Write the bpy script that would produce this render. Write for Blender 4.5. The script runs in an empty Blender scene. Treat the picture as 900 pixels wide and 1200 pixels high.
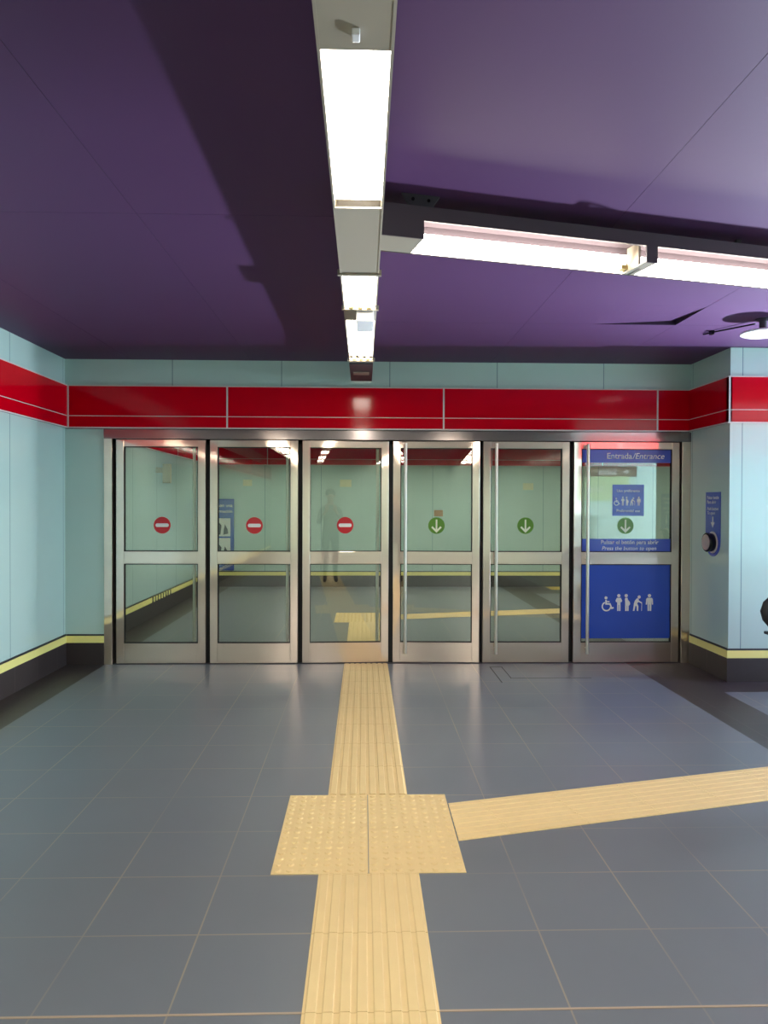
import bpy, bmesh, math
from mathutils import Vector, Matrix

S = bpy.context.scene
COL = S.collection
PI = math.pi
LOC = {}                                   # world location of every empty (doors are turned only at the very end)

# ------------------------------------------------------------------ materials
def lin(c):
    return tuple((v/255/12.92 if v/255 <= 0.04045 else ((v/255+0.055)/1.055)**2.4) for v in c)

def mat(name, rgb, rough=0.5, metal=0.0, spec=0.5, emit=None, estr=0.0, coat=0.0, noise=0.0, nscale=40.0, bump=0.0):
    m = bpy.data.materials.new(name); m.use_nodes = True
    nt = m.node_tree; b = nt.nodes['Principled BSDF']
    c = lin(rgb)
    b.inputs['Base Color'].default_value = (*c, 1)
    b.inputs['Roughness'].default_value = rough
    b.inputs['Metallic'].default_value = metal
    b.inputs['Specular IOR Level'].default_value = spec
    b.inputs['Coat Weight'].default_value = coat
    b.inputs['Coat Roughness'].default_value = 0.04
    if emit is not None:
        b.inputs['Emission Color'].default_value = (*emit, 1)
        b.inputs['Emission Strength'].default_value = estr
    if noise > 0 or bump > 0:
        tc = nt.nodes.new('ShaderNodeTexCoord'); n = nt.nodes.new('ShaderNodeTexNoise')
        n.inputs['Scale'].default_value = nscale; n.inputs['Detail'].default_value = 4
        nt.links.new(tc.outputs['Object'], n.inputs['Vector'])
        if noise > 0:
            mx = nt.nodes.new('ShaderNodeMix'); mx.data_type = 'RGBA'
            mx.inputs[6].default_value = (*[v*(1-noise) for v in c], 1)
            mx.inputs[7].default_value = (*[min(1, v*(1+noise)) for v in c], 1)
            nt.links.new(n.outputs['Fac'], mx.inputs[0]); nt.links.new(mx.outputs[2], b.inputs['Base Color'])
        if bump > 0:
            bp = nt.nodes.new('ShaderNodeBump'); bp.inputs['Strength'].default_value = bump
            bp.inputs['Distance'].default_value = 0.002
            nt.links.new(n.outputs['Fac'], bp.inputs['Height']); nt.links.new(bp.outputs['Normal'], b.inputs['Normal'])
    return m

def line_mask(nt, src, off, pitch, width):
    """1 on a joint line of the given width repeating every pitch along a scalar socket"""
    def M(op, a, b=None):
        n = nt.nodes.new('ShaderNodeMath'); n.operation = op
        for k, v in ((0, a), (1, b)):
            if v is None: continue
            if isinstance(v, (int, float)): n.inputs[k].default_value = v
            else: nt.links.new(v, n.inputs[k])
        return n.outputs[0]
    t = M('ADD', src, -off + width/2 + pitch*100)
    t = M('MODULO', t, pitch)
    return M('LESS_THAN', t, width), M

def joint_mat(name, rgb, joint_rgb, axes, rough=0.2, spec=0.5, noise=0.04, nscale=3.0, coat=0.0, fade=False):
    """panelled / tiled surface: axes = [(axis index, offset, pitch, width), ...] in object coordinates"""
    m = bpy.data.materials.new(name); m.use_nodes = True
    nt = m.node_tree; b = nt.nodes['Principled BSDF']
    tc = nt.nodes.new('ShaderNodeTexCoord'); sp = nt.nodes.new('ShaderNodeSeparateXYZ')
    nt.links.new(tc.outputs['Object'], sp.inputs[0])
    mask = None
    for ax, off, pitch, w in axes:
        k, M = line_mask(nt, sp.outputs[ax], off, pitch, w)
        mask = k if mask is None else M('MAXIMUM', mask, k)
    n = nt.nodes.new('ShaderNodeTexNoise'); n.inputs['Scale'].default_value = nscale; n.inputs['Detail'].default_value = 5
    nt.links.new(tc.outputs['Object'], n.inputs['Vector'])
    c = lin(rgb); j = lin(joint_rgb)
    mx = nt.nodes.new('ShaderNodeMix'); mx.data_type = 'RGBA'
    mx.inputs[6].default_value = (*[v*(1-noise) for v in c], 1); mx.inputs[7].default_value = (*[min(1, v*(1+noise)) for v in c], 1)
    nt.links.new(n.outputs['Fac'], mx.inputs[0])
    m2 = nt.nodes.new('ShaderNodeMix'); m2.data_type = 'RGBA'; m2.inputs[7].default_value = (*j, 1)
    if fade:
        n2 = nt.nodes.new('ShaderNodeTexNoise'); n2.inputs['Scale'].default_value = 1.3
        nt.links.new(tc.outputs['Object'], n2.inputs['Vector'])
        r = nt.nodes.new('ShaderNodeMapRange'); r.inputs[1].default_value = 0.38; r.inputs[2].default_value = 0.62
        r.inputs[3].default_value = 0.25; r.inputs[4].default_value = 0.9
        nt.links.new(n2.outputs['Fac'], r.inputs[0])
        mask = M('MULTIPLY', mask, r.outputs[0])
    nt.links.new(mask, m2.inputs[0]); nt.links.new(mx.outputs[2], m2.inputs[6]); nt.links.new(m2.outputs[2], b.inputs['Base Color'])
    b.inputs['Roughness'].default_value = rough; b.inputs['Specular IOR Level'].default_value = spec
    b.inputs['Coat Weight'].default_value = coat; b.inputs['Coat Roughness'].default_value = 0.06
    return m

def glass_mat(name, tint, ior=1.6):
    m = bpy.data.materials.new(name); m.use_nodes = True
    nt = m.node_tree; nt.nodes.clear()
    out = nt.nodes.new('ShaderNodeOutputMaterial'); mix = nt.nodes.new('ShaderNodeMixShader')
    tr = nt.nodes.new('ShaderNodeBsdfTransparent'); gl = nt.nodes.new('ShaderNodeBsdfGlossy'); fr = nt.nodes.new('ShaderNodeFresnel')
    tr.inputs[0].default_value = (*tint, 1); gl.inputs['Roughness'].default_value = 0.0; gl.inputs[0].default_value = (1, 1, 1, 1)
    fr.inputs['IOR'].default_value = ior
    geo = nt.nodes.new('ShaderNodeNewGeometry')
    # inside of the pane the fresnel node would invert the index; use the outside index on both faces
    mi = nt.nodes.new('ShaderNodeMix'); mi.data_type = 'FLOAT'
    mi.inputs[2].default_value = ior; mi.inputs[3].default_value = 1/ior
    nt.links.new(geo.outputs['Backfacing'], mi.inputs[0]); nt.links.new(mi.outputs[0], fr.inputs['IOR'])
    nt.links.new(fr.outputs[0], mix.inputs[0]); nt.links.new(tr.outputs[0], mix.inputs[1]); nt.links.new(gl.outputs[0], mix.inputs[2])
    nt.links.new(mix.outputs[0], out.inputs['Surface'])
    return m

WALL = (190, 217, 209)
M_wall_y = joint_mat('pale_blue_panel_along_y', WALL, (112, 144, 150), [(1, -1.062, 1.02, 0.007)], rough=0.16, noise=0.03)
M_wall_x = joint_mat('pale_blue_panel_along_x', WALL, (112, 144, 150), [(0, -0.777, 1.022, 0.007)], rough=0.16, noise=0.03)
M_wall_r = joint_mat('pale_blue_panel_right', WALL, (112, 144, 150), [(0, 3.241, 1.02, 0.007)], rough=0.16, noise=0.03)
M_red = mat('deep_red_gloss_panel', (204, 0, 24), rough=0.09, spec=0.2)
M_white_line = mat('pale_aluminium_line', (214, 205, 200), rough=0.35, metal=0.0)
M_skirt_y = joint_mat('dark_skirting_tile_y', (60, 52, 52), (92, 80, 78), [(1, 0.0, 0.402, 0.006)], rough=0.35, noise=0.12, nscale=8)
M_skirt_x = joint_mat('dark_skirting_tile_x', (60, 52, 52), (92, 80, 78), [(0, 3.134, 1.2, 0.006)], rough=0.35, noise=0.12, nscale=8)
M_yellow = mat('pale_yellow_stripe', (255, 244, 150), rough=0.4)
M_shadowline = mat('painted_shadow_line', (50, 52, 54), rough=0.5)
TJ = [(0, 0.226, 0.402, 0.006), (1, -3.93, 0.403, 0.006)]
M_floor = joint_mat('blue_grey_floor_tile', (113, 118, 124), (158, 146, 126), TJ, rough=0.33, spec=0.4, noise=0.06, nscale=2.2, fade=True)
M_floor_dark = joint_mat('dark_brown_floor_tile', (66, 58, 58), (92, 84, 80), TJ, rough=0.35, spec=0.4, noise=0.1, nscale=2.5, fade=True)
M_tact = mat('cream_tactile_tile', (234, 205, 145), rough=0.55, noise=0.05, nscale=9)
M_ceil = mat('purple_ceiling_paint', (78, 48, 88), rough=0.55, spec=0.3, noise=0.05, nscale=1.2)
M_ceil_edge = mat('dark_panel_edge', (56, 38, 64), rough=0.8)
def steel(name, rgb, r0, r1, f):
    m = bpy.data.materials.new(name); m.use_nodes = True
    nt = m.node_tree; a = nt.nodes['Principled BSDF']; out = nt.nodes['Material Output']
    b = nt.nodes.new('ShaderNodeBsdfPrincipled'); mx = nt.nodes.new('ShaderNodeMixShader'); mx.inputs[0].default_value = f
    for n, r in ((a, r0), (b, r1)):
        n.inputs['Base Color'].default_value = (*lin(rgb), 1); n.inputs['Metallic'].default_value = 1.0; n.inputs['Roughness'].default_value = r
    nt.links.new(a.outputs[0], mx.inputs[1]); nt.links.new(b.outputs[0], mx.inputs[2]); nt.links.new(mx.outputs[0], out.inputs['Surface'])
    return m
M_steel = steel('brushed_stainless_steel', (236, 218, 204), 0.05, 0.38, 0.42)
M_header = steel('dull_steel_header', (150, 142, 142), 0.12, 0.3, 0.3)
M_steel2 = mat('satin_stainless_tube', (226, 218, 206), rough=0.3, metal=1.0)
M_black = mat('black_rubber_gap', (9, 9, 10), rough=0.7)
M_glass = glass_mat('greenish_door_glass', (0.86, 0.91, 0.868), 1.75)
M_house = mat('grey_lamp_housing', (164, 155, 140), rough=0.4)
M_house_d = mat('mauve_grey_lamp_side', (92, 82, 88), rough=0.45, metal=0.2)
M_tube = mat('lit_fluorescent_diffuser', (255, 255, 255), emit=(1.0, 0.93, 0.80), estr=26.0)
M_socket = mat('yellowish_lamp_socket', (226, 196, 120), rough=0.5)
M_white = mat('white_plastic', (238, 238, 240), rough=0.4)
M_dkgrey = mat('dark_grey_metal', (74, 72, 78), rough=0.5, metal=0.3)
M_signblue = mat('blue_sign_film', (70, 92, 188), rough=0.25)
M_signblue2 = mat('deep_blue_sign_film', (52, 86, 188), rough=0.15)
M_signwhite = mat('white_sign_print', (236, 236, 232), rough=0.4)
M_stred = mat('red_sticker_film', (196, 16, 34), rough=0.3)
M_stgreen = mat('green_sticker_film', (84, 138, 30), rough=0.3)
M_stgreenw = mat('pale_sticker_print', (236, 244, 214), rough=0.4)
M_cream = mat('cream_paper', (226, 220, 176), rough=0.6, noise=0.1, nscale=60)
M_orange = mat('orange_print', (206, 140, 78), rough=0.6)
M_olive = mat('beige_signal_box', (190, 184, 150), rough=0.5)
M_btn = mat('pinkish_silver_button', (196, 178, 176), rough=0.3, metal=0.5)
M_blackgloss = mat('black_gloss_plastic', (12, 12, 14), rough=0.2)
M_rubber = mat('black_handrail_rubber', (24, 24, 28), rough=0.4)
M_brown = mat('brown_sign_strip', (96, 50, 40), rough=0.3)
M_pale = mat('pale_green_sign_panel', (170, 190, 140), rough=0.35)
M_joint = mat('beige_expansion_joint', (176, 156, 134), rough=0.5)
M_seam = mat('dark_floor_seam', (44, 42, 44), rough=0.6)
M_yreflect = mat('yellow_reflection_patch', (222, 186, 60), rough=0.5)

# ------------------------------------------------------------------ mesh builder
class MB:
    def __init__(s): s.bm = bmesh.new()
    def box(s, x0, x1, y0, y1, z0, z1, mi=0):
        v = [s.bm.verts.new((x, y, z)) for z in (z0, z1) for y in (y0, y1) for x in (x0, x1)]
        for f in ((0, 2, 3, 1), (4, 5, 7, 6), (0, 1, 5, 4), (2, 6, 7, 3), (0, 4, 6, 2), (1, 3, 7, 5)):
            s.bm.faces.new([v[i] for i in f]).material_index = mi
        return s
    def ring(s, x0, x1, z0, z1, q, y0, y1):
        o = [(x0, z0), (x1, z0), (x1, z1), (x0, z1)]; i = [(x0+q, z0+q), (x1-q, z0+q), (x1-q, z1-q), (x0+q, z1-q)]
        V = [[s.bm.verts.new((x, y, z)) for x, z in l] for l in (o, i) for y in (y0, y1)]
        for k in range(4):
            n = (k+1) % 4
            for a, b in ((0, 2), (2, 3), (3, 1), (1, 0)): s.bm.faces.new((V[a][k], V[a][n], V[b][n], V[b][k]))
        return s
    def quad(s, pts, mi=0):
        s.bm.faces.new([s.bm.verts.new(p) for p in pts]).material_index = mi
        return s
    def prism(s, poly, F, t, mi=0):
        """poly 2D outline; F(u, v, w) -> world; extruded from w=0 to w=t"""
        a = [s.bm.verts.new(F(u, v, 0)) for u, v in poly]; b = [s.bm.verts.new(F(u, v, t)) for u, v in poly]
        n = len(poly)
        fs = [s.bm.faces.new(a), s.bm.faces.new(b)] + [s.bm.faces.new((a[i], a[(i+1) % n], b[(i+1) % n], b[i])) for i in range(n)]
        for f in fs: f.material_index = mi
        return s
    def sweep(s, path, r, seg=12, mi=0, caps=True, flat=1.0):
        """tube along a list of points"""
        P = [Vector(p) for p in path]; rings = []; up = None
        for i, p in enumerate(P):
            d = (P[min(i+1, len(P)-1)] - P[max(i-1, 0)]).normalized()
            if up is None: up = Vector((0, 0, 1)) if abs(d.z) < 0.9 else Vector((1, 0, 0))
            a = d.cross(up).normalized(); b = a.cross(d).normalized(); up = b
            rings.append([s.bm.verts.new(p + a*(r*math.cos(2*PI*k/seg)) + b*(r*flat*math.sin(2*PI*k/seg))) for k in range(seg)])
        for i in range(len(rings)-1):
            for k in range(seg):
                s.bm.faces.new((rings[i][k], rings[i][(k+1) % seg], rings[i+1][(k+1) % seg], rings[i+1][k])).material_index = mi
        if caps:
            s.bm.faces.new(rings[0]).material_index = mi; s.bm.faces.new(rings[-1]).material_index = mi
        return s
    def lathe(s, prof, c, axis='Z', seg=32, mi=0):
        c = Vector(c); rings = []
        for r, h in prof:
            ring = []
            for k in range(seg):
                a = 2*PI*k/seg; u, v = r*math.cos(a), r*math.sin(a)
                ring.append(s.bm.verts.new(c + (Vector((u, v, h)) if axis == 'Z' else Vector((h, u, v)))))
            rings.append(ring)
        for i in range(len(rings)-1):
            for k in range(seg):
                s.bm.faces.new((rings[i][k], rings[i][(k+1) % seg], rings[i+1][(k+1) % seg], rings[i+1][k])).material_index = mi
        s.bm.faces.new(rings[0]).material_index = mi; s.bm.faces.new(rings[-1]).material_index = mi
        return s
    def build(s, name, mats, parent=None, bevel=0.0, smooth=False, keep=False):
        bmesh.ops.recalc_face_normals(s.bm, faces=s.bm.faces)
        if parent is not None: off = Vector(LOC[parent.name])
        elif keep: off = Vector((0, 0, 0))
        else:
            xs = [v.co.x for v in s.bm.verts]; ys = [v.co.y for v in s.bm.verts]; zs = [v.co.z for v in s.bm.verts]
            off = Vector(((min(xs)+max(xs))/2, (min(ys)+max(ys))/2, min(zs)))
        for v in s.bm.verts: v.co -= off
        me = bpy.data.meshes.new(name); s.bm.to_mesh(me); s.bm.free()
        if not isinstance(mats, (list, tuple)): mats = [mats]
        for m in mats: me.materials.append(m)
        o = bpy.data.objects.new(name, me); COL.objects.link(o)
        if parent is not None:
            o.parent = parent; LOC[o.name] = tuple(off)
        else:
            o.location = off; LOC[o.name] = tuple(off)
        if smooth:
            for p in me.polygons: p.use_smooth = True
            me.set_sharp_from_angle(angle=math.radians(40))
        if bevel > 0:
            b = o.modifiers.new('bevel', 'BEVEL'); b.width = bevel; b.segments = 2; b.limit_method = 'ANGLE'
        return o

def tag(o, label=None, cat=None, group=None, kind=None):
    if label: o['label'] = label
    if cat: o['category'] = cat
    if group: o['group'] = group
    if kind: o['kind'] = kind
    return o

def empty(name, loc):
    o = bpy.data.objects.new(name, None); COL.objects.link(o); o.location = loc; o.empty_display_size = 0.1
    LOC[o.name] = tuple(loc); return o

def struct(o, label, cat): return tag(o, label, cat, kind='structure')

# 2D outlines ---------------------------------------------------------------
def circle(cx, cy, r, n=36): return [(cx + r*math.cos(2*PI*k/n), cy + r*math.sin(2*PI*k/n)) for k in range(n)]
def rect(x0, y0, x1, y1): return [(x0, y0), (x1, y0), (x1, y1), (x0, y1)]
def rrect(x0, y0, x1, y1, r, n=5):
    o = []
    for cx, cy, a in ((x1-r, y0+r, -90), (x1-r, y1-r, 0), (x0+r, y1-r, 90), (x0+r, y0+r, 180)):
        for k in range(n+1):
            t = math.radians(a + 90*k/n); o.append((cx + r*math.cos(t), cy + r*math.sin(t)))
    return o
def stroke(pts, w):
    """thick open polyline with mitred joints as one outline"""
    P = [Vector(p) for p in pts]; L, R = [], []
    for i, p in enumerate(P):
        d0 = (P[i]-P[i-1]).normalized() if i > 0 else (P[1]-P[0]).normalized()
        d1 = (P[i+1]-P[i]).normalized() if i < len(P)-1 else d0
        n0, n1 = Vector((-d0.y, d0.x)), Vector((-d1.y, d1.x))
        n = (n0+n1); n = n/max(0.35, n.length_squared)*2 if n.length > 1e-6 else n0
        L.append(tuple(p + n*w/2)); R.append(tuple(p - n*w/2))
    return L + R[::-1]
def arc(cx, cy, r, a0, a1, n=18): return [(cx + r*math.cos(math.radians(a0+(a1-a0)*k/n)), cy + r*math.sin(math.radians(a0+(a1-a0)*k/n))) for k in range(n+1)]

def text(name, body, size, F, m, parent, t=0.0006, bold=0.0, shear=0.0, align='CENTER'):
    """lettering as a mesh part; F(u, v, w) -> world"""
    cu = bpy.data.curves.new(name, 'FONT'); cu.body = body; cu.size = size; cu.align_x = align; cu.align_y = 'CENTER'
    cu.offset = bold*size; cu.shear = shear; cu.resolution_u = 3
    tmp = bpy.data.objects.new(name, cu); COL.objects.link(tmp)
    dg = bpy.context.evaluated_depsgraph_get()
    me0 = bpy.data.meshes.new_from_object(tmp.evaluated_get(dg))
    bpy.data.objects.remove(tmp); bpy.data.curves.remove(cu)
    mb = MB(); mb.bm.from_mesh(me0); bpy.data.meshes.remove(me0)
    ext = bmesh.ops.extrude_face_region(mb.bm, geom=list(mb.bm.faces))
    top = {g for g in ext['geom'] if isinstance(g, bmesh.types.BMVert)}
    for v in mb.bm.verts: v.co = F(v.co.x, v.co.y, t if v in top else 0)
    return mb.build(name, m, parent)

# ------------------------------------------------------------------ key dimensions (metres; door wall at y=0, camera at y=-6.89)
XL, XR, ZC = -2.797, 3.134, 2.866
YR = -0.75                    # face of the wall right of the doors
YB = 6.42                     # far wall beyond the doors
YN = -4.35                    # wall on the near side of the passage to the right
XE = 9.2                      # end of the passage on the right
XW = 5.6                      # end of the wall right of the doors
YREAR = -15.0
ZT, ZB, ZLN = 2.617, 2.222, 2.332

# ------------------------------------------------------------------ setting: floor
xs = [XL-.1, -2.427, 2.52, 2.93, XR, XE]
ys = [YREAR, YN, -1.09, YR, 0.0, 0.25, 5.4, YB]
fl = MB()
for i in range(len(xs)-1):
    for j in range(len(ys)-1):
        xc, yc = (xs[i]+xs[i+1])/2, (ys[j]+ys[j+1])/2
        dark = xc < -2.427 or (2.52 < xc < 2.93) or (xc > 2.52 and (-1.09 < yc < 0.25 or yc > 5.4))
        fl.quad([(xs[i], ys[j], 0), (xs[i+1], ys[j], 0), (xs[i+1], ys[j+1], 0), (xs[i], ys[j+1], 0)], 1 if dark else 0)
floor = fl.build('floor', [M_floor, M_floor_dark], keep=True)
struct(floor, 'blue grey tiled station floor with dark brown tile borders', 'floor')
jt = MB().box(XL+.37, 6.0, -4.740, -4.732, 0, .0018).build('trim_1', M_joint)
struct(jt, 'thin beige expansion joint crossing the tiled floor nearest the viewer', 'floor joint')
hm = MB()
for a in ((1.18, -0.16, 1.30, -0.152), (1.18, -0.75, 1.188, -0.16), (1.30, -0.60, 2.0, -0.592), (1.29, -0.60, 1.297, -0.16)):
    hm.box(a[0], a[2], a[1], a[3], 0, .0012)

# ------------------------------------------------------------------ setting: ceiling of purple panels (one corner lifted)
ce = MB()
ce.box(XL-.1, XE, YREAR, YB+.1, ZC+.06, ZC+.10, 1)
px = [XL-.1, -2.19, -1.06, 0.07, 1.20, 2.33, 3.46, 4.59, 5.72, 6.85, 7.98, XE]
g = 0.0009
for i in range(len(px)-1):
    off = -3.466 if i < 3 else -1.5
    yy = [YREAR] + [off + 4.5*k for k in range(-4, 5) if YREAR < off+4.5*k < YB] + [YB+.1]
    for j in range(len(yy)-1):
        x0, x1, y0, y1 = px[i]+g, px[i+1]-g, yy[j]+g, yy[j+1]-g
        lift = 0.032 if (abs(px[i+1]-2.33) < .01 and abs(yy[j+1]+1.5) < .02) else 0.0
        sub = 18 if lift else 1
        for a in range(sub):
            for b in range(sub):
                def P(u, v, dz):
                    k = max(0, (u-0.45)/.55)*max(0, (v-0.885)/.115) if lift else 0
                    return (x0+(x1-x0)*u, y0+(y1-y0)*v, ZC+dz+lift*k)
                us = (a/sub, (a+1)/sub); vs = (b/sub, (b+1)/sub)
                ce.quad([P(us[0], vs[0], 0), P(us[0], vs[1], 0), P(us[1], vs[1], 0), P(us[1], vs[0], 0)], 0)
        for (u0, v0, u1, v1) in ((0, 0, 1, 0), (1, 0, 1, 1), (1, 1, 0, 1), (0, 1, 0, 0)):
            zt = ZC+.05
            a0 = (x0+(x1-x0)*u0, y0+(y1-y0)*v0); a1 = (x0+(x1-x0)*u1, y0+(y1-y0)*v1)
            if lift and (u0, v0) != (0, 0) and (u1, v1) != (0, 0): continue
            ce.quad([(a0[0], a0[1], ZC), (a1[0], a1[1], ZC), (a1[0], a1[1], zt), (a0[0], a0[1], zt)], 1)
ceil = ce.build('ceiling', [M_ceil, M_ceil_edge], keep=True)
struct(ceil, 'purple painted panel ceiling with thin joints and one lifted panel corner', 'ceiling')

# ------------------------------------------------------------------ setting: walls
def wall(name, b, m, label): return struct(MB().box(*b).build(name, m, keep=True), label, 'wall')
wl = wall('wall_left', (XL-.1, XL, YREAR, YB+.1, 0, ZC), M_wall_y, 'pale blue glossy panel wall along the left side')
wf = MB(); wf.box(XL, -2.434, 0, .1, 0, 2.222); wf.box(XL, XR, 0, .1, 2.212, ZC)
struct(wf.build('wall_front', M_wall_x, keep=True), 'pale blue panel wall above and left of the six doors', 'wall')
wall('wall_return', (XR, XR+.1, YR, 0.1, 0, ZC), M_wall_y, 'narrow shaded pale blue wall carrying the blue push button plate')
wall('wall_right', (XR+.1, XW, YR, YR+.1, 0, ZC), M_wall_r, 'bright pale blue panel wall right of the doors')
wall('wall_divider', (XR+.1, XE, 0.0, .1, 0, ZC), M_wall_x, 'pale blue wall beyond the end of the right wall')
wall('wall_back', (XL, XE, YB, YB+.1, 0, ZC), M_wall_x, 'pale green blue panel wall seen through the glass doors')
wall('wall_far_right', (8.0, 8.1, .1, YB, 0, ZC), M_wall_y, 'pale blue wall closing the hall beyond the doors on the right')
wall('wall_rear', (XL, 3.3, YREAR, YREAR+.1, 0, ZC), M_wall_x, 'pale blue wall at the end of the corridor behind the viewer')
wall('wall_corner', (3.3, 3.4, YREAR, YN, 0, ZC), M_wall_y, 'pale blue corridor wall behind the viewer on the right')
wall('wall_near', (3.4, XE, YN-.1, YN, 0, ZC), M_wall_x, 'pale blue wall on the near side of the right passage')
we = MB(); we.box(XE-.1, XE, YN, 0, 2.72, ZC)
struct(we.build('wall_end', M_wall_y, keep=True), 'pale blue lintel over the daylit opening at the end of the right passage', 'wall')

# skirting with yellow stripe: direction along an axis, facing sign
def skirting(name, axis, face, sgn, a0, a1, label):
    """axis 'x': runs along x at y=face, facing sgn*y; axis 'y': runs along y at x=face, facing sgn*x"""
    def bx(mb, d, z0, z1, b0=a0, b1=a1, d0=0):
        lo, hi = sorted((face+sgn*d0, face+sgn*d))
        if axis == 'x': mb.box(b0, b1, lo, hi, z0, z1)
        else: mb.box(lo, hi, b0, b1, z0, z1)
        return mb
    e = empty(name, ((a0+a1)/2, face, 0) if axis == 'x' else (face, (a0+a1)/2, 0))
    struct(e, label, 'skirting')
    bx(MB(), .014, 0, .207).build('skirting_tiles', M_skirt_x if axis == 'x' else M_skirt_y, e)
    y = bx(MB(), .016, .207, .272).build('yellow_stripe', M_yellow, e); y['label'] = 'pale yellow stripe'
    bx(MB(), .010, .272, .287).build('shadow_line', M_shadowline, e)  # dark strip painted as the shadow line above the yellow stripe
    return e, bx
sk, bxl = skirting('baseboard_left', 'y', XL, 1, YREAR+.1, 0, 'dark tiled skirting with yellow stripe along the left wall before the doors')
sk2, bxl2 = skirting('baseboard_back_left', 'y', XL, 1, .1, YB, 'dark tiled skirting with yellow stripe along the left wall beyond the doors')
for k in range(8): bxl2(MB(), .020, .205, .275, 2.75+k*.125, 2.75+k*.125+.06).build('grille_bar', M_blackgloss, sk2)['label'] = 'black grille bar over the yellow stripe'
skirting('baseboard_front', 'x', 0, -1, XL+.016, -2.434, 'short dark skirting with yellow stripe between left wall and door frame')
skirting('baseboard_return', 'y', XR, -1, YR, -0.035, 'dark skirting with yellow stripe under the push button plate')
skirting('baseboard_right', 'x', YR, -1, XR-.016, XW, 'dark skirting with yellow stripe along the bright right wall')
skirting('baseboard_back', 'x', YB, -1, XL+.016, 8.0, 'dark skirting with yellow stripe on the wall seen through the doors')
skirting('baseboard_near', 'x', YN, 1, 3.4, XE-.1, 'dark skirting with yellow stripe on the near wall of the right passage')

# red band with pale lines
def band(name, axis, face, sgn, a0, a1, joints, label, t=.034):
    def bx(mb, d0, d1, z0, z1, b0=a0, b1=a1):
        lo, hi = sorted((face+sgn*d0, face+sgn*d1))
        if axis == 'x': mb.box(b0, b1, lo, hi, z0, z1)
        else: mb.box(lo, hi, b0, b1, z0, z1)
    e = empty(name, ((a0+a1)/2, face, ZB) if axis == 'x' else (face, (a0+a1)/2, ZB))
    struct(e, label, 'wall band')
    m = MB(); bx(m, 0, t, ZB, ZT); m.build('red_panel', M_red, e)
    m = MB(); bx(m, t-.004, t+.002, ZT-.007, ZT+.003); bx(m, t-.004, t+.002, ZB-.003, ZB+.007); bx(m, t-.002, t+.0015, ZLN-.003, ZLN+.003)
    for j in joints: bx(m, t-.002, t+.0018, ZB, ZT, j-.0075, j+.0075)
    m.build('pale_lines', M_white_line, e)['label'] = 'pale metal edging and joint lines'
    return e
band('trim_2', 'y', XL, 1, YREAR+.1, 0, [-2.06, -4.1], 'red gloss band with pale lines along the left wall before the doors')
band('trim_3', 'x', 0, -1, XL+.034, XR-.034, [-2.755, -1.281, .754, 2.798], 'long dark red gloss band above the six doors')
band('trim_4', 'y', XR, -1, YR-.034, 0, [], 'short shaded red band above the push button wall')
band('trim_5', 'x', YR, -1, XR-.034, XW, [XR-.022, XR+2.1], 'bright red band across the right wall')
band('trim_6', 'y', XL, 1, .1, YB, [2.0, 4.0], 'red band along the left wall beyond the doors')
band('trim_7', 'x', YB, -1, XL+.034, 8.0, [-1.75, .3, 2.35, 4.4], 'red band on the wall seen through the glass doors')
band('trim_8', 'x', YN, 1, 3.4, XE-.1, [4.05, 6.1], 'red band on the near wall of the right passage')

# ------------------------------------------------------------------ steel door frame
fr = MB()
fr.box(-2.434, -2.358, -.012, .085, 0, 2.212)
fr.box(3.049, XR, -.012, .085, 0, 2.212)
fr.box(-2.434, XR, -.018, .085, 2.122, 2.212, 1)
fr.box(XL+.02, XR-.02, -.03, 0, 2.212, 2.222, 1)
fo = fr.build('trim_9', [M_steel, M_header], keep=True, bevel=.003)
struct(fo, 'stainless steel frame and header around the six glass doors', 'door frame')
gaps = [(-2.358, -2.324), (-1.490, -1.448), (-.621, -.578), (.240, .280), (1.106, 1.139), (1.967, 2.008), (3.028, 3.049)]
for a, b in gaps: MB().box(a-.012, b+.012, .046, .09, 0, 2.122).build('gap_post', M_black, fo)['label'] = 'black rubber post in the gap beside a door'
MB().box(-2.358, 3.049, .046, .09, 2.085, 2.122).build('gap_rail', M_black, fo)
struct(hm.build('trim_10', M_seam), 'dark outline of a floor hatch in front of the fifth door', 'floor seam')
th = MB().box(-2.358, 3.049, .0, .06, 0, .004).build('trim_11', M_dkgrey)
struct(th, 'flat dark threshold under the doors', 'threshold')

# ------------------------------------------------------------------ doors
FD = lambda u, v, w: Vector((u, -w, v))          # front face of a leaf: w towards the viewer
def no_entry(d, cx, cz, yoff):
    F = lambda u, v, w: Vector((cx+u, yoff-w, cz+v))
    s = MB().prism(circle(0, 0, .079, 40), F, .0008).build('no_entry_sticker', M_stred, d); s['label'] = 'round red sticker'
    F2 = lambda u, v, w: Vector((cx+u, yoff-.0008-w, cz+v))
    MB().prism(rrect(-.062, -.017, .062, .017, .016), F2, .0006).build('white_bar', M_signwhite, s)
    return s
def arrow_sticker(d, cx, cz, yoff):
    F = lambda u, v, w: Vector((cx+u, yoff-w, cz+v))
    s = MB().prism(circle(0, 0, .079, 40), F, .0008).build('arrow_sticker', M_stgreen, d); s['label'] = 'round green sticker'
    F2 = lambda u, v, w: Vector((cx+u, yoff-.0008-w, cz+v))
    m = MB(); m.prism(rect(-.008, -.05, .008, .058), F2, .0006)
    m.prism(stroke([(-.044, -.012), (0, -.056), (.044, -.012)], .018), F2, .0007)
    m.build('down_arrow', M_stgreenw, s)
    return s

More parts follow.
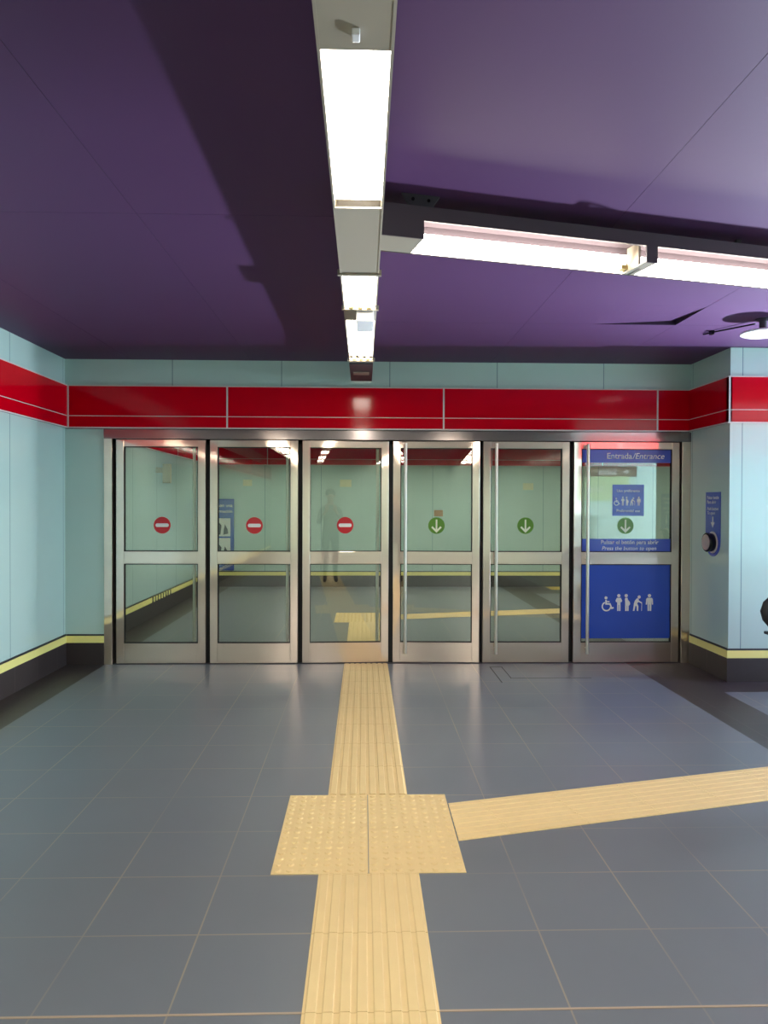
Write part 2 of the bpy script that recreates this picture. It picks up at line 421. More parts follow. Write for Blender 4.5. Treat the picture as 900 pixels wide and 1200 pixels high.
ZR = [.008, .197, .948, 1.065, 2.052, 2.117]      # bottom rail, lower glass, middle rail, upper glass, top rail
def door(n, x0, x1, hinge, handle_x, front, label, sl=.071, sr=.071):
    d = empty('door_%d' % n, (x0 if hinge == 'L' else x1, 0, 0))
    struct(d, label, 'door'); d['group'] = 'glass station doors'
    T = .045
    for a, b in ((x0, x0+sl), (x1-sr, x1)): MB().box(a, b, 0, T, ZR[0], ZR[5]).build('stile', M_steel, d, bevel=.003)
    for a, b in ((0, 1), (2, 3), (4, 5)): MB().box(x0+sl, x1-sr, .001, T-.001, ZR[a], ZR[b]).build('rail', M_steel, d, bevel=.002)
    for a, b in ((1, 2), (3, 4)):
        MB().ring(x0+sl, x1-sr, ZR[a], ZR[b], .007, .006, .038).build('glazing_gasket', M_black, d)
    for a, b, nm in ((3, 4, 'upper_glass'), (1, 2, 'lower_glass')):
        MB().box(x0+sl+.001, x1-sr-.001, .018, .026, ZR[a]+.001, ZR[b]-.001).build(nm, M_glass, d)
    yh = -.055 if front else .10
    h = MB(); h.sweep([(handle_x, yh, .10 if front else .16), (handle_x, yh, 2.095 if front else 2.05)], .0155, 16)
    ho = h.build('pull_handle', M_steel2, d, smooth=True)
    for z in (.15, 1.005, 2.07 if front else 2.03):
        ya, yb = (yh, 0.0) if front else (.045, yh)
        MB().sweep([(handle_x, ya, z), (handle_x, yb, z)], .009, 10).build('handle_bracket', M_steel2, ho, smooth=True)
    return d
GY = .0178                                         # face of the glass
D1 = door(1, -2.324, -1.490, 'L', -1.617, False, 'leftmost glass door with red no entry sticker, next to the left wall')
D2 = door(2, -1.448, -.621, 'L', -.728, False, 'second glass door from the left, no entry sticker and poster behind it')
D3 = door(3, -.578, .240, 'L', .139, False, 'third glass door from the left, at the end of the cream tactile path')
D4 = door(4, .280, 1.106, 'R', .398, True, 'glass door with green arrow just right of the tactile path')
D5 = door(5, 1.139, 1.967, 'R', 1.256, True, 'glass door with green arrow left of the blue signed door')
D6 = door(6, 2.008, 3.028, 'R', 2.128, True, 'wide rightmost glass door with blue preferential entrance signs', .074, .070)
no_entry(D1, -1.900, 1.312, GY); no_entry(D2, -1.033, 1.311, GY); no_entry(D3, -.174, 1.315, GY)
arrow_sticker(D4, .696, 1.314, GY); arrow_sticker(D5, 1.549, 1.316, GY)
def paper(d, cx, cz, w, h, m=M_cream):
    s = MB().box(cx-w/2, cx+w/2, .0265, .0275, cz-h/2, cz+h/2).build('paper_label', m, d); s['label'] = 'small cream paper label stuck behind the glass'
    return s
paper(D2, -1.10, 1.715, .085, .06); paper(D3, -.170, 1.715, .11, .07)
paper(D4, .715, 1.432, .085, .06, M_orange); paper(D5, 1.575, 1.690, .10, .065)

# door 6 signs
def sheet(d, nm, x0, x1, z0, z1, m, yoff=GY, label=None):
    o = MB().box(x0, x1, yoff-.0012, yoff, z0, z1).build(nm, m, d)
    if label: o['label'] = label
    return o
def FS(cx, cz, yoff=GY-.0012): return lambda u, v, w: Vector((cx+u, yoff-w, cz+v))
gx0, gx1 = 2.083, 2.957
b1 = sheet(D6, 'entrance_sign', gx0, gx1, 1.922, 2.051, M_signblue, label='blue band reading Entrada/Entrance')
text('lettering', 'Entrada', .080, FS(2.574, 1.984), M_signwhite, b1, bold=.014, align='RIGHT')
text('lettering', '/Entrance', .080, FS(2.578, 1.984), M_signwhite, b1, shear=.22, align='LEFT')
b2 = sheet(D6, 'button_sign', gx0, gx1, 1.066, 1.192, M_signblue, label='blue band with instructions to press the button')
text('lettering', 'Pulsar el botón para abrir', .054, FS(2.555, 1.158), M_signwhite, b2, bold=.01)
text('lettering', 'Press the button to open', .052, FS(2.55, 1.100), M_signwhite, b2, shear=.2)

def pictograms(name, F, h, m, parent):
    """wheelchair user, parent with baby, pregnant woman, person with cane, standing person; h = figure height"""
    k = h/100.0; T = .0006; acc = [MB()]
    def add(pts): acc[0].prism([(x*k, y*k) for x, y in pts], F, T)
    def done(nm, lab):
        acc[0].build(nm, m, parent)['label'] = lab; acc[0] = MB()
    # wheelchair user, centred x=-128
    X = -135
    add(circle(X-4, 78, 9, 20))
    add(stroke([(X-4, 66), (X-3, 42), (X+20, 42), (X+31, 16), (X+42, 20)], 9))
    add(stroke([(X-3, 56), (X+17, 55)], 7))
    add(stroke(arc(X-1, 27, 25, 112, 352, 26), 8))
    done('pictogram', 'white wheelchair user figure')
    # adult carrying a baby, x=-62
    X = -62
    add(circle(X, 91, 10, 20))
    add([(X-12, 78), (X+12, 78), (X+20, 62), (X+16, 52), (X+10, 53), (X+10, 0), (X+1.5, 0), (X+1.5, 36), (X-1.5, 36), (X-1.5, 0), (X-10, 0), (X-10, 53), (X-16, 52), (X-20, 62)])
    done('pictogram', 'white figure carrying a baby')
    # pregnant woman in profile, x=-12
    X = -13
    add(circle(X-5, 91, 10, 20))
    add([(X-11, 78), (X+3, 78), (X+6, 66), (X+17, 54), (X+19, 42), (X+14, 33), (X+10, 30), (X+10, 0), (X+1, 0), (X+1, 30), (X-1, 30), (X-1, 0), (X-11, 0), (X-11, 50), (X-13, 66)])
    done('pictogram', 'white pregnant figure')
    # bent person with cane, x=48
    X = 50
    add(circle(X+10, 83, 9.5, 20))
    add([(X-4, 75), (X+6, 74), (X+9, 62), (X+28, 50), (X+26, 44), (X+6, 53), (X-2, 46), (X+6, 28), (X+5, 0), (X-4, 0), (X-5, 26), (X-12, 32), (X-18, 0), (X-27, 0), (X-21, 46), (X-15, 62)])
    add(stroke([(X+26, 46), (X+25, 0)], 3))
    done('pictogram', 'white bent figure with a cane')
    # standing person, x=120
    X = 122
    add(circle(X, 91, 10, 20))
    add([(X-14, 78), (X+14, 78), (X+20, 70), (X+22, 38), (X+14, 38), (X+12, 62), (X+11, 0), (X+1.5, 0), (X+1.5, 38), (X-1.5, 38), (X-1.5, 0), (X-11, 0), (X-12, 62), (X-14, 38), (X-22, 38), (X-20, 70)])
    done('pictogram', 'white standing figure')
b3 = sheet(D6, 'preferential_sign', 2.386, 2.692, 1.412, 1.712, M_signblue, label='square blue notice of preferential use')
text('lettering', 'Uso preferente', .036, FS(2.539, 1.652), M_signwhite, b3, bold=.012)
pictograms('pictogram_row', FS(2.539, 1.512), .084, M_signwhite, b3)
text('lettering', 'Preferential use', .036, FS(2.539, 1.460), M_signwhite, b3, bold=.012)
arrow_sticker(D6, 2.514, 1.318, GY)
b4 = sheet(D6, 'blue_panel', gx0, gx1, .235, .946, M_signblue2, label='large blue panel with white figures of people with priority')
pictograms('pictogram_row', FS(2.555, .498), .162, M_signwhite, b4)

# ------------------------------------------------------------------ push button plate on the return wall
pb = empty('door_button_panel', (XR, -.468, 1.05))
tag(pb, 'tall blue push button plate with rounded bottom on the wall right of the doors', 'button plate')
FB = lambda u, v, w: Vector((XR-w, -.468-u, v))    # u to the right when facing the plate
out = [(-.135, 1.635), (-.135, 1.195)] + arc(0, 1.195, .135, 180, 360, 20)[1:] + [(.135, 1.635)]
pl = MB().prism(out, FB, .006).build('blue_plate', M_signblue, pb)
def FT(cv, cu=0): return lambda u, v, w: FB(cu+u, cv+v, .006+w)
for t_, z_, bo, sh in (('Pulsar botón', 1.585, .014, 0), ('Para abrir', 1.545, .014, 0), ('Push button', 1.485, 0, .2), ('To open', 1.447, 0, .2)):
    text('lettering', t_, .042, FT(z_, -.108), M_signwhite, pl, bold=bo, shear=sh, align='LEFT')
ar = MB(); F = FT(0)
ar.prism(rect(-.009, 1.36, .009, 1.415), F, .0008); ar.prism([(-.036, 1.365), (0, 1.315), (.036, 1.365)], F, .0009)
ar.build('down_arrow', M_signwhite, pl)
bh = MB().lathe([(.098, -.006), (.098, -.009), (.090, -.012), (.082, -.012)], (XR, -.468, 1.185), 'X').build('pale_ring', M_white_line, pb, smooth=True)
bk = MB().lathe([(.080, -.006), (.084, -.03), (.086, -.062), (.080, -.068), (.07, -.068)], (XR, -.468, 1.185), 'X').build('button_housing', M_blackgloss, pb, smooth=True)
MB().lathe([(.072, -.060), (.070, -.072), (.064, -.075), (.01, -.076)], (XR, -.468, 1.185), 'X').build('button_face', M_btn, bk, smooth=True)['label'] = 'pinkish silver button face'

# ------------------------------------------------------------------ tactile paving
def strip(o0, u, length, width, name, label, joints=0.402, h0=.003, hr=.0038, start=0.0, cut=None):
    """ribbed guide strip from point o0 along unit vector u; ridges run along it"""
    o0 = Vector((*o0, 0)); u = Vector((*u, 0)).normalized(); n = Vector((u.y, -u.x, 0))    # n to the right of u
    mb = MB(); t = start
    marks = [0.0]
    k = joints - start if start else joints
    while k < length - .01: marks.append(k); k += joints
    marks.append(length)
    P = lambda a, b, z: o0 + u*a + n*b + Vector((0, 0, z))
    for i in range(len(marks)-1):
        a0, a1 = marks[i]+.0012, marks[i+1]-.0012
        prof = [(-width/2, h0)]
        for r in range(8):
            c = -width/2 + width*(r+.5)/8; hw = width/8*.27
            prof += [(c-hw-.004, h0), (c-hw, h0+hr), (c+hw, h0+hr), (c+hw+.004, h0)]
        prof += [(width/2, h0)]
        for j in range(len(prof)-1):
            (b0, z0), (b1, z1) = prof[j], prof[j+1]
            mb.quad([P(a0, b0, z0), P(a0, b1, z1), P(a1, b1, z1), P(a1, b0, z0)])
        for a in (a0, a1):
            mb.bm.faces.new([mb.bm.verts.new(P(a, -width/2, 0))] + [mb.bm.verts.new(P(a, b, z)) for b, z in prof] + [mb.bm.verts.new(P(a, width/2, 0))])
        for b in (-width/2, width/2):
            mb.quad([P(a0, b, 0), P(a0, b, h0), P(a1, b, h0), P(a1, b, 0)])
    bmesh.ops.remove_doubles(mb.bm, verts=mb.bm.verts, dist=1e-5)
    if cut:                                                       # trim the end flush with a plane x = cut
        geom = list(mb.bm.verts)+list(mb.bm.edges)+list(mb.bm.faces)
        bmesh.ops.bisect_plane(mb.bm, geom=geom, plane_co=(cut, 0, 0), plane_no=(1, 0, 0), clear_inner=True)
    o = mb.build(name, M_tact); return tag(o, label, 'tactile paving')
def blister(x0, y0, name, label):
    mb = MB()
    for i in range(2):
        for j in range(2):
            a, b = x0+i*.403, y0+j*.403
            w = .0025 if i == 0 else .001
            mb.box(a+.0008, a+.403-w, b+.0008, b+.4022, 0, .003)
            for p in range(8):
                for q in range(8):
                    cx, cy = a+.403*(p+.5)/8, b+.403*(q+.5)/8
                    r0, r1 = .0155, .0105
                    A = [mb.bm.verts.new((cx+r0*math.cos(PI*k/4), cy+r0*math.sin(PI*k/4), .003)) for k in range(8)]
                    B = [mb.bm.verts.new((cx+r1*math.cos(PI*k/4), cy+r1*math.sin(PI*k/4), .0078)) for k in range(8)]
                    for k in range(8): mb.bm.faces.new((A[k], A[(k+1) % 8], B[(k+1) % 8], B[k]))
                    mb.bm.faces.new(B)
    o = mb.build(name, M_tact); return tag(o, label, 'tactile paving')
SX, SY = -.377, -3.925
PC = .026
strip((PC, -3.118), (0, 1), 3.115, .412, 'tactile_strip', 'cream ribbed tactile strip running from the studded square up to the doors')
strip((PC, -8.36), (0, 1), 8.36-3.926, .412, 'tactile_strip', 'cream ribbed tactile strip nearest the viewer, below the studded square')
blister(SX, SY, 'tactile_square', 'large cream studded tactile square where the front paths meet')
a_ = math.radians(14.0)
strip((.25, -3.485), (math.cos(a_), math.sin(a_)), 2.78, .396, 'tactile_strip', 'cream ribbed tactile strip slanting off to the right', cut=.433)
strip((PC, .07), (0, 1), 2.33, .412, 'tactile_strip', 'cream ribbed tactile strip on the floor behind the third door')
blister(SX, 2.402, 'tactile_square', 'cream studded tactile square on the floor behind the glass doors')
a_ = math.radians(13.0)
strip((.25, 2.80), (math.cos(a_), math.sin(a_)), 7.0, .40, 'tactile_strip', 'cream tactile strip crossing the hall behind the green arrow doors', cut=.433)
tag(MB().box(3.36, 5.2, 5.95, 6.39, 0, .005).build('tactile_strip', M_yreflect), 'strong yellow patch standing in for a reflection in the fifth door', 'tactile paving')  # flat yellow slab put in place of a reflection on the glass

# ------------------------------------------------------------------ linear lamps
def lamp_run(root, F, length, lamps, width=.196, z0=2.67, z1=2.81, side_cut=None, cut_at=None, sockets=(), a_start=0.0, recess=.035):
    """F(a, b, z): a along, b across from the near/left edge.  lamps = [(a0, a1)] lit stretches"""
    def slab(mb, a0, a1, b0, b1, c0, c1):
        v = [mb.bm.verts.new(F(a, b, z)) for z in (c0, c1) for b in (b0, b1) for a in (a0, a1)]
        for f in ((0, 2, 3, 1), (4, 5, 7, 6), (0, 1, 5, 4), (2, 6, 7, 3), (0, 4, 6, 2), (1, 3, 7, 5)): mb.bm.faces.new([v[i] for i in f])
    t = .008
    h = MB()
    slab(h, a_start, length, 0, width, z1-t, z1)                        # top
    slab(h, a_start, length, width-t, width, z0, z1-t)                  # far side
    edges = [a_start]
    for a0, a1 in lamps: edges += [a0, a1]
    edges.append(length)
    if side_cut is None: slab(h, 0, length, 0, t, z0, z1-t)
    else:
        for i in range(0, len(edges)-1, 2):
            if edges[i+1]-edges[i] > .001: slab(h, edges[i], edges[i+1], 0, t, z0, z1-t)
        for a0, a1 in lamps: slab(h, a0, a1, 0, t, side_cut, z1-t)
    h.build('housing', M_house if side_cut is None else M_house_d, root)
    for i in range(0, len(edges)-1, 2):
        if edges[i+1]-edges[i] > .001:
            c = MB(); slab(c, edges[i], edges[i+1], t, width-t, z0+.002, z0+.008)
            c.build('cover_plate', M_house, root)['label'] = 'beige grey cover plate beside a lit stretch'
    if side_cut is not None:
        for a0, a1 in lamps:
            c = MB(); slab(c, a0, a1, -.002, .014, side_cut-.005, side_cut); c.build('lip', M_house_d, root)
    for a0, a1 in lamps:
        d = MB()
        if side_cut is None: slab(d, a0+.004, a1-.004, t+.001, width-t-.001, z0+recess, z0+recess+.006)
        else:
            prof = [(width*.70, z0+.070), (width-t-.001, z0+.004), (width-t-.001, z0+.010), (width*.72, z0+.078)]
            A = [d.bm.verts.new(F(a0+.004, b, z)) for b, z in prof]; B = [d.bm.verts.new(F(a1-.004, b, z)) for b, z in prof]
            d.bm.faces.new(A); d.bm.faces.new(B)
            for i in range(4): d.bm.faces.new((A[i], A[(i+1) % 4], B[(i+1) % 4], B[i]))
        d.build('lit_diffuser', M_tube, root)['label'] = 'glowing white lamp diffuser'
    for a, bs in sockets:
        for b in bs:
            s = MB(); slab(s, a-.035, a, b-.012, b+.012, (z0-.004 if side_cut is None else z0+.01), z0+.03)
            s.build('lamp_socket', M_socket, root)['label'] = 'yellowish tube socket'
    return slab

XA = -.122
lc = empty('ceiling_light', (XA, -15.0+.2, 2.67))
tag(lc, 'long linear ceiling light running straight ahead to the doors', 'ceiling light')
A0 = -14.7
FC = lambda a, b, z: Vector((XA+b, A0+a, z))
L = [(-13.6, -12.4), (-12.0, -10.8), (-10.2, -9.0), (-8.4, -7.2), (-6.7, -5.6), (-5.03, -4.042), (-3.225, -2.59), (-2.31, -1.06)]
lamp_run(lc, FC, -.14-A0, [(a-A0, b-A0) for a, b in L], sockets=[(-2.60-A0, (.045, .098, .150)), (-1.075-A0, (.045, .098, .150))])
for y in (-2.585, -1.045, -3.235): MB().box(XA-.012, XA+.208, y-.012, y+.012, 2.662, 2.69).build('cross_bar', M_house, lc)
sb = MB().box(XA+.075, XA+.18, -2.56, -2.28, 2.606, 2.67).build('sensor_box', M_white, lc, bevel=.006); sb['label'] = 'white sensor box hanging under the lamp'
MB().box(-.032, -.012, -5.12, -5.085, 2.655, 2.672).build('switch', M_white, lc, bevel=.003)
eb = MB(); eb.box(XA+.002, XA+.194, -.95, -.145, 2.656, 2.672)
eb.build('end_frame', M_dkgrey, lc)
es = MB().box(XA+.03, XA+.166, -.62, -.50, 2.650, 2.658).build('end_slot', M_house, lc)
for y in (-5.35, -3.7, -2.0, -.5, -7.0, -9.0):
    for x in (XA+.04, XA+.136): MB().box(x, x+.02, y-.02, y+.02, 2.81, ZC).build('suspension_bracket', M_dkgrey, lc)

ab = math.radians(13.6); ub = Vector((math.cos(ab), math.sin(ab), 0)); nb = Vector((-math.sin(ab), math.cos(ab), 0))
B0 = Vector((.074, -3.778, 0))
lb = empty('ceiling_light', (.074, -3.778, 2.67))
tag(lb, 'branching linear ceiling light slanting off to the right', 'ceiling light')
FBR = lambda a, b, z: Vector((0, 0, z)) + B0 + ub*max(a, b*math.tan(ab)) + nb*b
lamp_run(lb, FBR, 7.4, [(.19, 1.30), (1.36, 2.52), (2.62, 3.8), (3.9, 5.0), (5.1, 6.2)], width=.205, side_cut=2.752, 
         sockets=[(1.295, (.155, .175, .193)), (3.795, (.155, .175, .193))])
for a in (1.33, 2.57, 3.85):
    dv = MB()
    v = [dv.bm.verts.new(FBR(aa, bb, zz)) for zz in (2.672, 2.80) for bb in (.10, .197) for aa in (a-.006, a+.006)]
    for f in ((0, 2, 3, 1), (4, 5, 7, 6), (0, 1, 5, 4), (2, 6, 7, 3), (0, 4, 6, 2), (1, 3, 7, 5)): dv.bm.faces.new([v[i] for i in f])
    dv.build('divider_plate', M_house, lb)
mk = MB()
FK = lambda u, v, w: Vector((.245, -3.70-w, 0)) + Vector((u, .24*u, v))
mk.prism([(-.085, ZC), (.085, ZC), (.045, 2.808), (-.045, 2.808)], FK, .02)
mk.build('suspension_bracket', M_dkgrey, lb)['label'] = 'dark tapered bracket holding the lamp to the ceiling'
for u in (-.035, .035): MB().sweep([FK(u, 2.842, .02), FK(u, 2.842, .026)], .007, 10).build('bolt_head', M_blackgloss, lb)
for a in (1.9, 3.9, 5.9):
    p = FBR(a, .1, 0); MB().box(p.x-.012, p.x+.012, p.y-.012, p.y+.012, 2.81, ZC).build('hanger_rod', M_dkgrey, lb)

# lamps of the hall beyond the doors (above the visible glass)
for k, yy in enumerate((2.2, 4.9)):
    e = empty('ceiling_light', (-2.4, yy, 2.67))
    tag(e, ('linear ceiling light across the hall beyond the doors, nearer the doors', 'linear ceiling light across the hall beyond the doors, nearer the far wall')[k], 'ceiling light')
    FH = lambda a, b, z, yy=yy: Vector((-2.2+a, yy+b, z))
    lamp_run(e, FH, 8.6, [(.2, 2.0), (2.4, 4.2), (4.6, 6.4), (6.8, 8.4)], recess=.05)
    for x in (-1.0, 2.0, 5.0): MB().box(x-.012, x+.012, yy+.08, yy+.104, 2.81, ZC).build('hanger_rod', M_dkgrey, e)
# added lamps behind the viewer, unseen, to brighten the steel and walls
for k, xx in enumerate((-1.75, 1.75)):
    e = empty('ceiling_light', (xx, -14.7, 2.67))
    tag(e, ('added unseen linear light behind the viewer, along the left wall', 'added unseen linear light behind the viewer, along the right wall')[k], 'ceiling light')
    FR = lambda a, b, z, xx=xx: Vector((xx-.19+b, -14.7+a, z))
    lamp_run(e, FR, 7.0, [(.2, 2.1), (2.5, 4.4), (4.8, 6.8)], width=.38, recess=.05)
    for y in (-13.0, -9.0): MB().box(xx-.012, xx+.012, y-.012, y+.012, 2.81, ZC).build('hanger_rod', M_dkgrey, e)

# round white disc fitting under the ceiling on the right
dc = empty('ceiling_disc', (2.885, -1.70, ZC))
tag(dc, 'round white disc fitting on a short stem under the ceiling at the right edge', 'antenna')
MB().lathe([(.02, -.118), (.13, -.116), (.150, -.108), (.152, -.100), (.146, -.094), (.02, -.090)], (2.885, -1.70, ZC), 'Z', 40).build('disc', M_white, dc, smooth=True)
MB().lathe([(.055, 0), (.055, -.008), (.026, -.016), (.026, -.092)], (2.885, -1.70, ZC), 'Z', 20).build('stem', M_dkgrey, dc, smooth=True)
cl = MB(); cl.sweep([(2.86, -1.64, ZC-.02), (2.72, -1.38, ZC-.012), (2.66, -1.25, ZC-.008)], .006, 8); cl.box(2.675, 2.70, -1.35, -1.31, ZC-.028, ZC)
cl.build('cable_clip', M_blackgloss, dc)

# ------------------------------------------------------------------ escalator landing at the right edge
es = empty('escalator', (3.6, -2.55, 0))
tag(es, 'black escalator handrail end sticking into view at the right edge before the blue wall', 'escalator')
for yy in (-1.95, -3.15):
    # handrail loop: lower return, nose, top run
    path = [(4.6, yy, .52), (3.6, yy, .57), (3.2, yy, .60), (3.0, yy, .625), (2.90, yy, .655), (2.835, yy, .695), (2.795, yy, .74), (2.782, yy, .785), (2.797, yy, .83), (2.84, yy, .868), (2.91, yy, .89), (3.05, yy, .90), (3.4, yy, .905), (4.6, yy, .905)]
    hr = MB().sweep(path, .026, 10, flat=1.4).build('handrail', M_rubber, es, smooth=True)
    Fb = lambda u, v, w, yy=yy: Vector((u, yy-.012+w, v))
    MB().prism([(4.6, 0), (4.6, .89), (3.4, .89), (3.0, .88), (2.85, .86), (2.80, .82), (2.79, .78), (2.805, .74), (2.85, .70), (2.95, .63), (3.1, .56), (3.42, .0)], Fb, .024).build('balustrade', M_dkgrey, es)
    MB().box(2.785, 2.90, yy-.03, yy+.03, .625, .645).build('handrail_guard', M_rubber, es, bevel=.006)
MB().box(3.42, 4.6, -3.10, -2.0, 0, .012).build('comb_plate', M_steel2, es, bevel=.003)
st = MB()
for k in range(20): st.box(3.9, 4.6, -3.02+k*.05, -3.0+k*.05, .012, .02)
st.build('step_grooves', M_seam, es)

# ------------------------------------------------------------------ direction sign on the near wall (seen mirrored in the last door)
ds = empty('direction_sign', (3.85, YN, 1.58))
tag(ds, 'direction sign reading Salida, seen only mirrored in the rightmost door', 'sign')
FG = lambda cu, cv: (lambda u, v, w: Vector((cu-u, YN+.032+w, cv+v)))
MB().box(3.42, 4.20, YN, YN+.03, 1.58, 1.96).build('pale_panel', M_pale, ds)
MB().box(3.42, 4.32, YN, YN+.032, 1.96, 2.11).build('brown_strip', M_brown, ds)
text('lettering', 'Salida', .13, FG(3.86, 2.03), M_signwhite, ds)
aw = MB(); aw.prism(stroke([(-.05, .035), (-.085, 0), (-.05, -.035)], .014), lambda u, v, w: FG(4.10, 2.035)(u, v, w), .001); aw.prism(rect(-.085, -.007, .0, .007), lambda u, v, w: FG(4.10, 2.035)(u, v, w), .0012)
aw.build('direction_arrow', M_signwhite, ds)
text('lettering', 'Salida', .12, FG(3.66, 1.76), M_signwhite, ds)

# ------------------------------------------------------------------ things in the hall beyond
ib = empty('information_board', (-2.57, YB, .17))
tag(ib, 'blue information poster with white pictures, seen through the second door', 'poster')
MB().box(-2.775, -2.36, YB-.03, YB, .30, 1.60).build('blue_board', M_signblue2, ib)
FI = lambda cu, cv: (lambda u, v, w: Vector((cu+u, YB-.031-w, cv+v)))
text('lettering', 'con una', .085, FI(-2.52, 1.48), M_signwhite, ib, bold=.01)
text('lettering', 'información', .075, FI(-2.565, 1.375), M_signwhite, ib, bold=.01)
for z0, z1 in ((.92, 1.25), (.52, .89)):
    p = MB().box(-2.75, -2.42, YB-.034, YB-.03, z0, z1).build('white_picture', M_signwhite, ib)
    q = MB(); Fq = lambda u, v, w: Vector((u, YB-.034-w, v))
    q.prism([(-2.68, z0+.04), (-2.60, z0+.03), (-2.58, z0+.20), (-2.64, z0+.27), (-2.69, z0+.18)], Fq, .001)
    q.prism([(-2.55, z0+.03), (-2.46, z0+.05), (-2.47, z0+.13), (-2.52, z0+.22), (-2.54, z0+.12)], Fq, .001)
    q.build('dark_drawing', M_dkgrey, p)
bs = empty('bracket_sign', (XL, 3.0, 1.75))
tag(bs, 'small beige box on a bracket on the left wall, seen through the leftmost door', 'wall box')
MB().box(XL+.09, XL+.20, 2.96, 3.02, 1.79, 2.05).build('box', M_olive, bs, bevel=.008)
MB().box(XL, XL+.09, 2.975, 3.0, 1.93, 2.0).build('bracket_arm', M_olive, bs)

# ------------------------------------------------------------------ the person taking the picture (only their mirror image shows in the glass)
M_skin = mat('skin', (205, 158, 132), rough=0.55); M_jeans = mat('blue_grey_denim', (78, 98, 112), rough=0.8, noise=.1, nscale=60)
M_jacket = mat('grey_knit_top', (120, 126, 128), rough=0.85); M_shoe = mat('black_shoe_leather', (16, 15, 17), rough=0.45); M_hair = mat('dark_hair', (34, 26, 22), rough=0.6)
def person(px_, py_):
    V, Eg, Rd = [], [], []
    def v(p, r, par=None):
        V.append(p); Rd.append(r if isinstance(r, tuple) else (r, r))
        if par is not None: Eg.append((par, len(V)-1))
        return len(V)-1
    pel = v((0, 0, .97), (.15, .11)); sp = v((0, .005, 1.13), (.135, .10), pel); ch = v((0, 0, 1.31), (.16, .115), sp)
    nb_ = v((0, -.005, 1.45), (.085, .07), ch); nk = v((0, .005, 1.53), .052, nb_); hd0 = v((0, .03, 1.60), (.068, .078), nk)
    hd1 = v((0, .03, 1.68), (.077, .095), hd0); v((0, .02, 1.76), (.058, .07), hd1)
    for sd in (-1, 1):
        hp = v((sd*.09, 0, .87), .092, pel); kn = v((sd*.10, .015, .48), .06, hp); cf = v((sd*.10, -.01, .30), .055, kn)
        an = v((sd*.10, -.02, .10), .040, cf); bl = v((sd*.108, .06, .047), (.042, .045), an); v((sd*.115, .16, .036), (.042, .034), bl)
        sh = v((sd*.165, -.005, 1.405), .062, nb_); el = v((sd*.235, .02, 1.13), .046, sh); wr_ = v((sd*.11, .22, 1.36), .028, el)
        pm = v((sd*.085, .265, 1.395), (.036, .020), wr_)
        for k, (ln, dx) in enumerate(((.062, -.026), (.07, -.009), (.066, .009), (.052, .026))):
            q0 = (sd*(.085+dx), .285, 1.415); f1 = v((sd*(.083+dx), .292, 1.425), .0095, pm)
            f2 = v((sd*(.078+dx), .302, 1.425+ln*.55), .0085, f1); v((sd*(.070+dx), .294, 1.425+ln*.95), .0075, f2)
        t1 = v((sd*.052, .262, 1.400), .011, pm); v((sd*.032, .272, 1.428), .009, t1)
    me = bpy.data.meshes.new('body'); me.from_pydata(V, Eg, []); o = bpy.data.objects.new('body', me); COL.objects.link(o)
    o.modifiers.new('skin', 'SKIN'); sv = me.skin_vertices[0].data
    for i, r in enumerate(Rd): sv[i].radius = r; sv[i].use_root = (i == 0)
    sub = o.modifiers.new('sub', 'SUBSURF'); sub.levels = 2; sub.render_levels = 2
    m2 = bpy.data.meshes.new_from_object(o.evaluated_get(bpy.context.evaluated_depsgraph_get()))
    bpy.data.objects.remove(o); bpy.data.meshes.remove(me)
    e = empty('person', (px_, py_, .0072))
    tag(e, 'person in grey top, denim trousers and black shoes, mirrored faintly in the third door', 'person')
    b = bpy.data.objects.new('body', m2); COL.objects.link(b); b.parent = e
    for m in (M_skin, M_jacket, M_jeans, M_shoe): m2.materials.append(m)
    zmin = min(p.co.z for p in m2.vertices)
    for p in m2.vertices: p.co.z -= zmin
    for p in m2.polygons:
        c = p.center; p.use_smooth = True
        p.material_index = 3 if c.z < .105 else 2 if c.z < 1.0 and abs(c.y) < .17 else 0 if (c.z > 1.49 or c.y > .205) else 1
    zc = 1.707-zmin
    h = MB(); h.lathe([(.094, -.02), (.098, .03), (.085, .075), (.05, .105), (.01, .115)], (px_, py_+.008, zc), 'Z', 24); h.build('hair', M_hair, e, smooth=True)
    for sd in (-1, 1):
        MB().lathe([(.004, -.012), (.011, -.006), (.011, .006), (.004, .012)], (px_+sd*.032, py_+.112, zc-.015), 'Z', 12).build('eye', M_white, e, smooth=True)
        MB().lathe([(.010, -.028), (.017, -.012), (.019, .012), (.010, .028)], (px_+sd*.082, py_+.02, zc-.025), 'Z', 12).build('ear', M_skin, e, smooth=True)
    MB().sweep([(px_, py_+.118, zc-.012), (px_, py_+.138, zc-.048), (px_, py_+.118, zc-.055)], .010, 10).build('nose', M_skin, e, smooth=True)
    MB().box(px_-.024, px_+.024, py_+.108, py_+.122, zc-.084, zc-.074).build('mouth', M_btn, e, bevel=.003)
person(0.0, -7.22)

# ------------------------------------------------------------------ leaves stand slightly ajar
for d, a in ((D3, 2.55), (D4, -2.45), (D6, .3), (D1, .2)): d.rotation_euler.z = math.radians(a)

# ------------------------------------------------------------------ daylight from the opening at the end of the right passage, plus an added fill
def area(name, loc, target, sx, sy, power, color):
    l = bpy.data.lights.new(name, 'AREA'); l.shape = 'RECTANGLE'; l.size = sx; l.size_y = sy; l.energy = power; l.color = color
    o = bpy.data.objects.new(name, l); COL.objects.link(o); o.location = loc
    o.rotation_euler = (Vector(target)-Vector(loc)).to_track_quat('-Z', 'Z').to_euler()
    return o
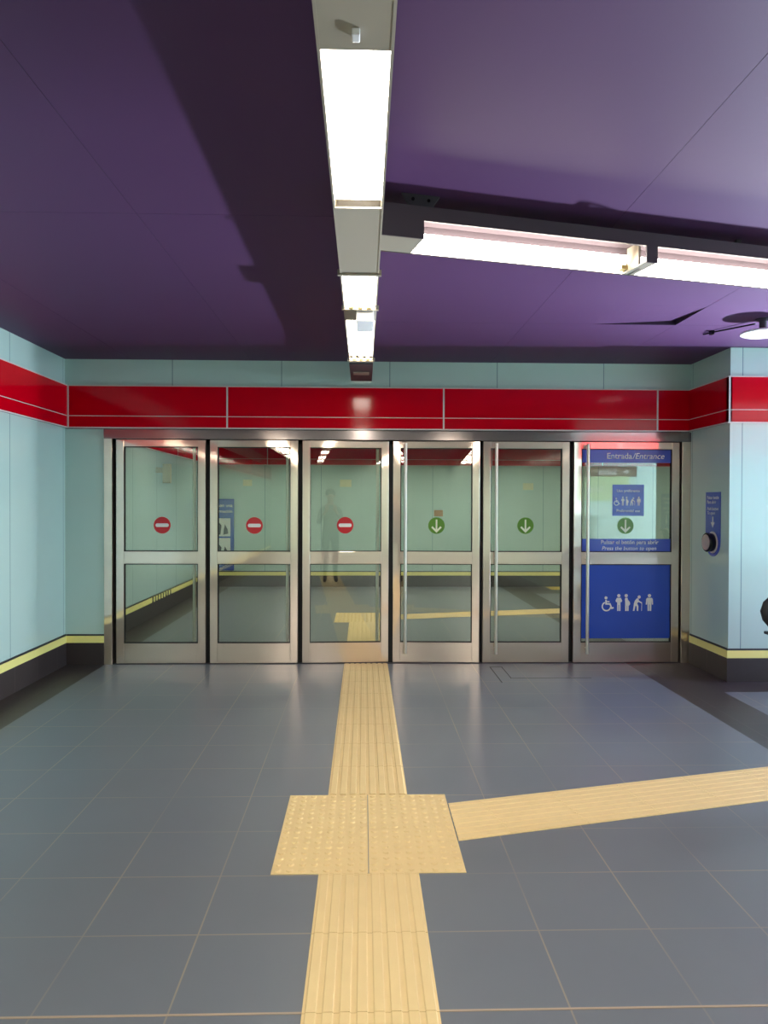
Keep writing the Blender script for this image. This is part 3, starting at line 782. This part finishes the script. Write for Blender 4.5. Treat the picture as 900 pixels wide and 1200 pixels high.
# added fixture and lamp, out of view, to brighten the purple ceiling
ul = empty('added_uplight', (6.6, -.62, 0))
tag(ul, 'added steel rimmed fill uplight, unseen around the corner of the right wall', 'added fill lamp')
MB().lathe([(.34, 0), (.34, .012), (.29, .014), (.29, 0)], (6.6, -.62, 0), 'Z', 32).build('rim', M_steel2, ul, smooth=True)
MB().lathe([(.285, .002), (.285, .008), (.01, .009)], (6.6, -.62, 0), 'Z', 32).build('lens', M_white, ul, smooth=True)
area('uplight', (6.6, -.62, .05), (6.6-1.27, -.62, 2.77), .2, .5, 1850, (.76, .88, 1.0))  # added upward fill for the ceiling
area('daylight_sky', (9.15, -2.0, 2.2), (-2.8, -3.2, 1.0), 2.2, .8, 500, (.58, .81, 1.0))

w = bpy.data.worlds.new('sky'); S.world = w; w.use_nodes = True
w.node_tree.nodes['Background'].inputs[0].default_value = (.55, .75, 1, 1)
w.node_tree.nodes['Background'].inputs[1].default_value = .25

# ------------------------------------------------------------------ camera
f_px, h_, D_, yaw, pit, roll = 851.10, 1.5193, 6.8903, .0281, -.0111, .0033
cam = bpy.data.cameras.new('camera'); co = bpy.data.objects.new('camera', cam); COL.objects.link(co)
cam.sensor_fit = 'HORIZONTAL'; cam.sensor_width = 36; cam.lens = 36*f_px/900
fw = Vector((math.sin(yaw)*math.cos(pit), math.cos(yaw)*math.cos(pit), math.sin(pit)))
rt = Vector((math.cos(yaw), -math.sin(yaw), 0)); up = rt.cross(fw)
r2 = rt*math.cos(roll) + up*math.sin(roll); u2 = -rt*math.sin(roll) + up*math.cos(roll)
M = Matrix((r2, u2, -fw)).transposed().to_4x4(); M.translation = (0, -D_, h_)
co.matrix_world = M
cam.clip_start = .05
S.camera = co

S.view_settings.view_transform = 'Standard'; S.view_settings.look = 'None'
S.view_settings.exposure = 0.06; S.view_settings.gamma = 1.0; S.view_settings.use_curve_mapping = False
S.cycles.use_denoising = True
S.cycles.max_bounces = 10; S.cycles.transparent_max_bounces = 16
S.cycles.sample_clamp_indirect = 8
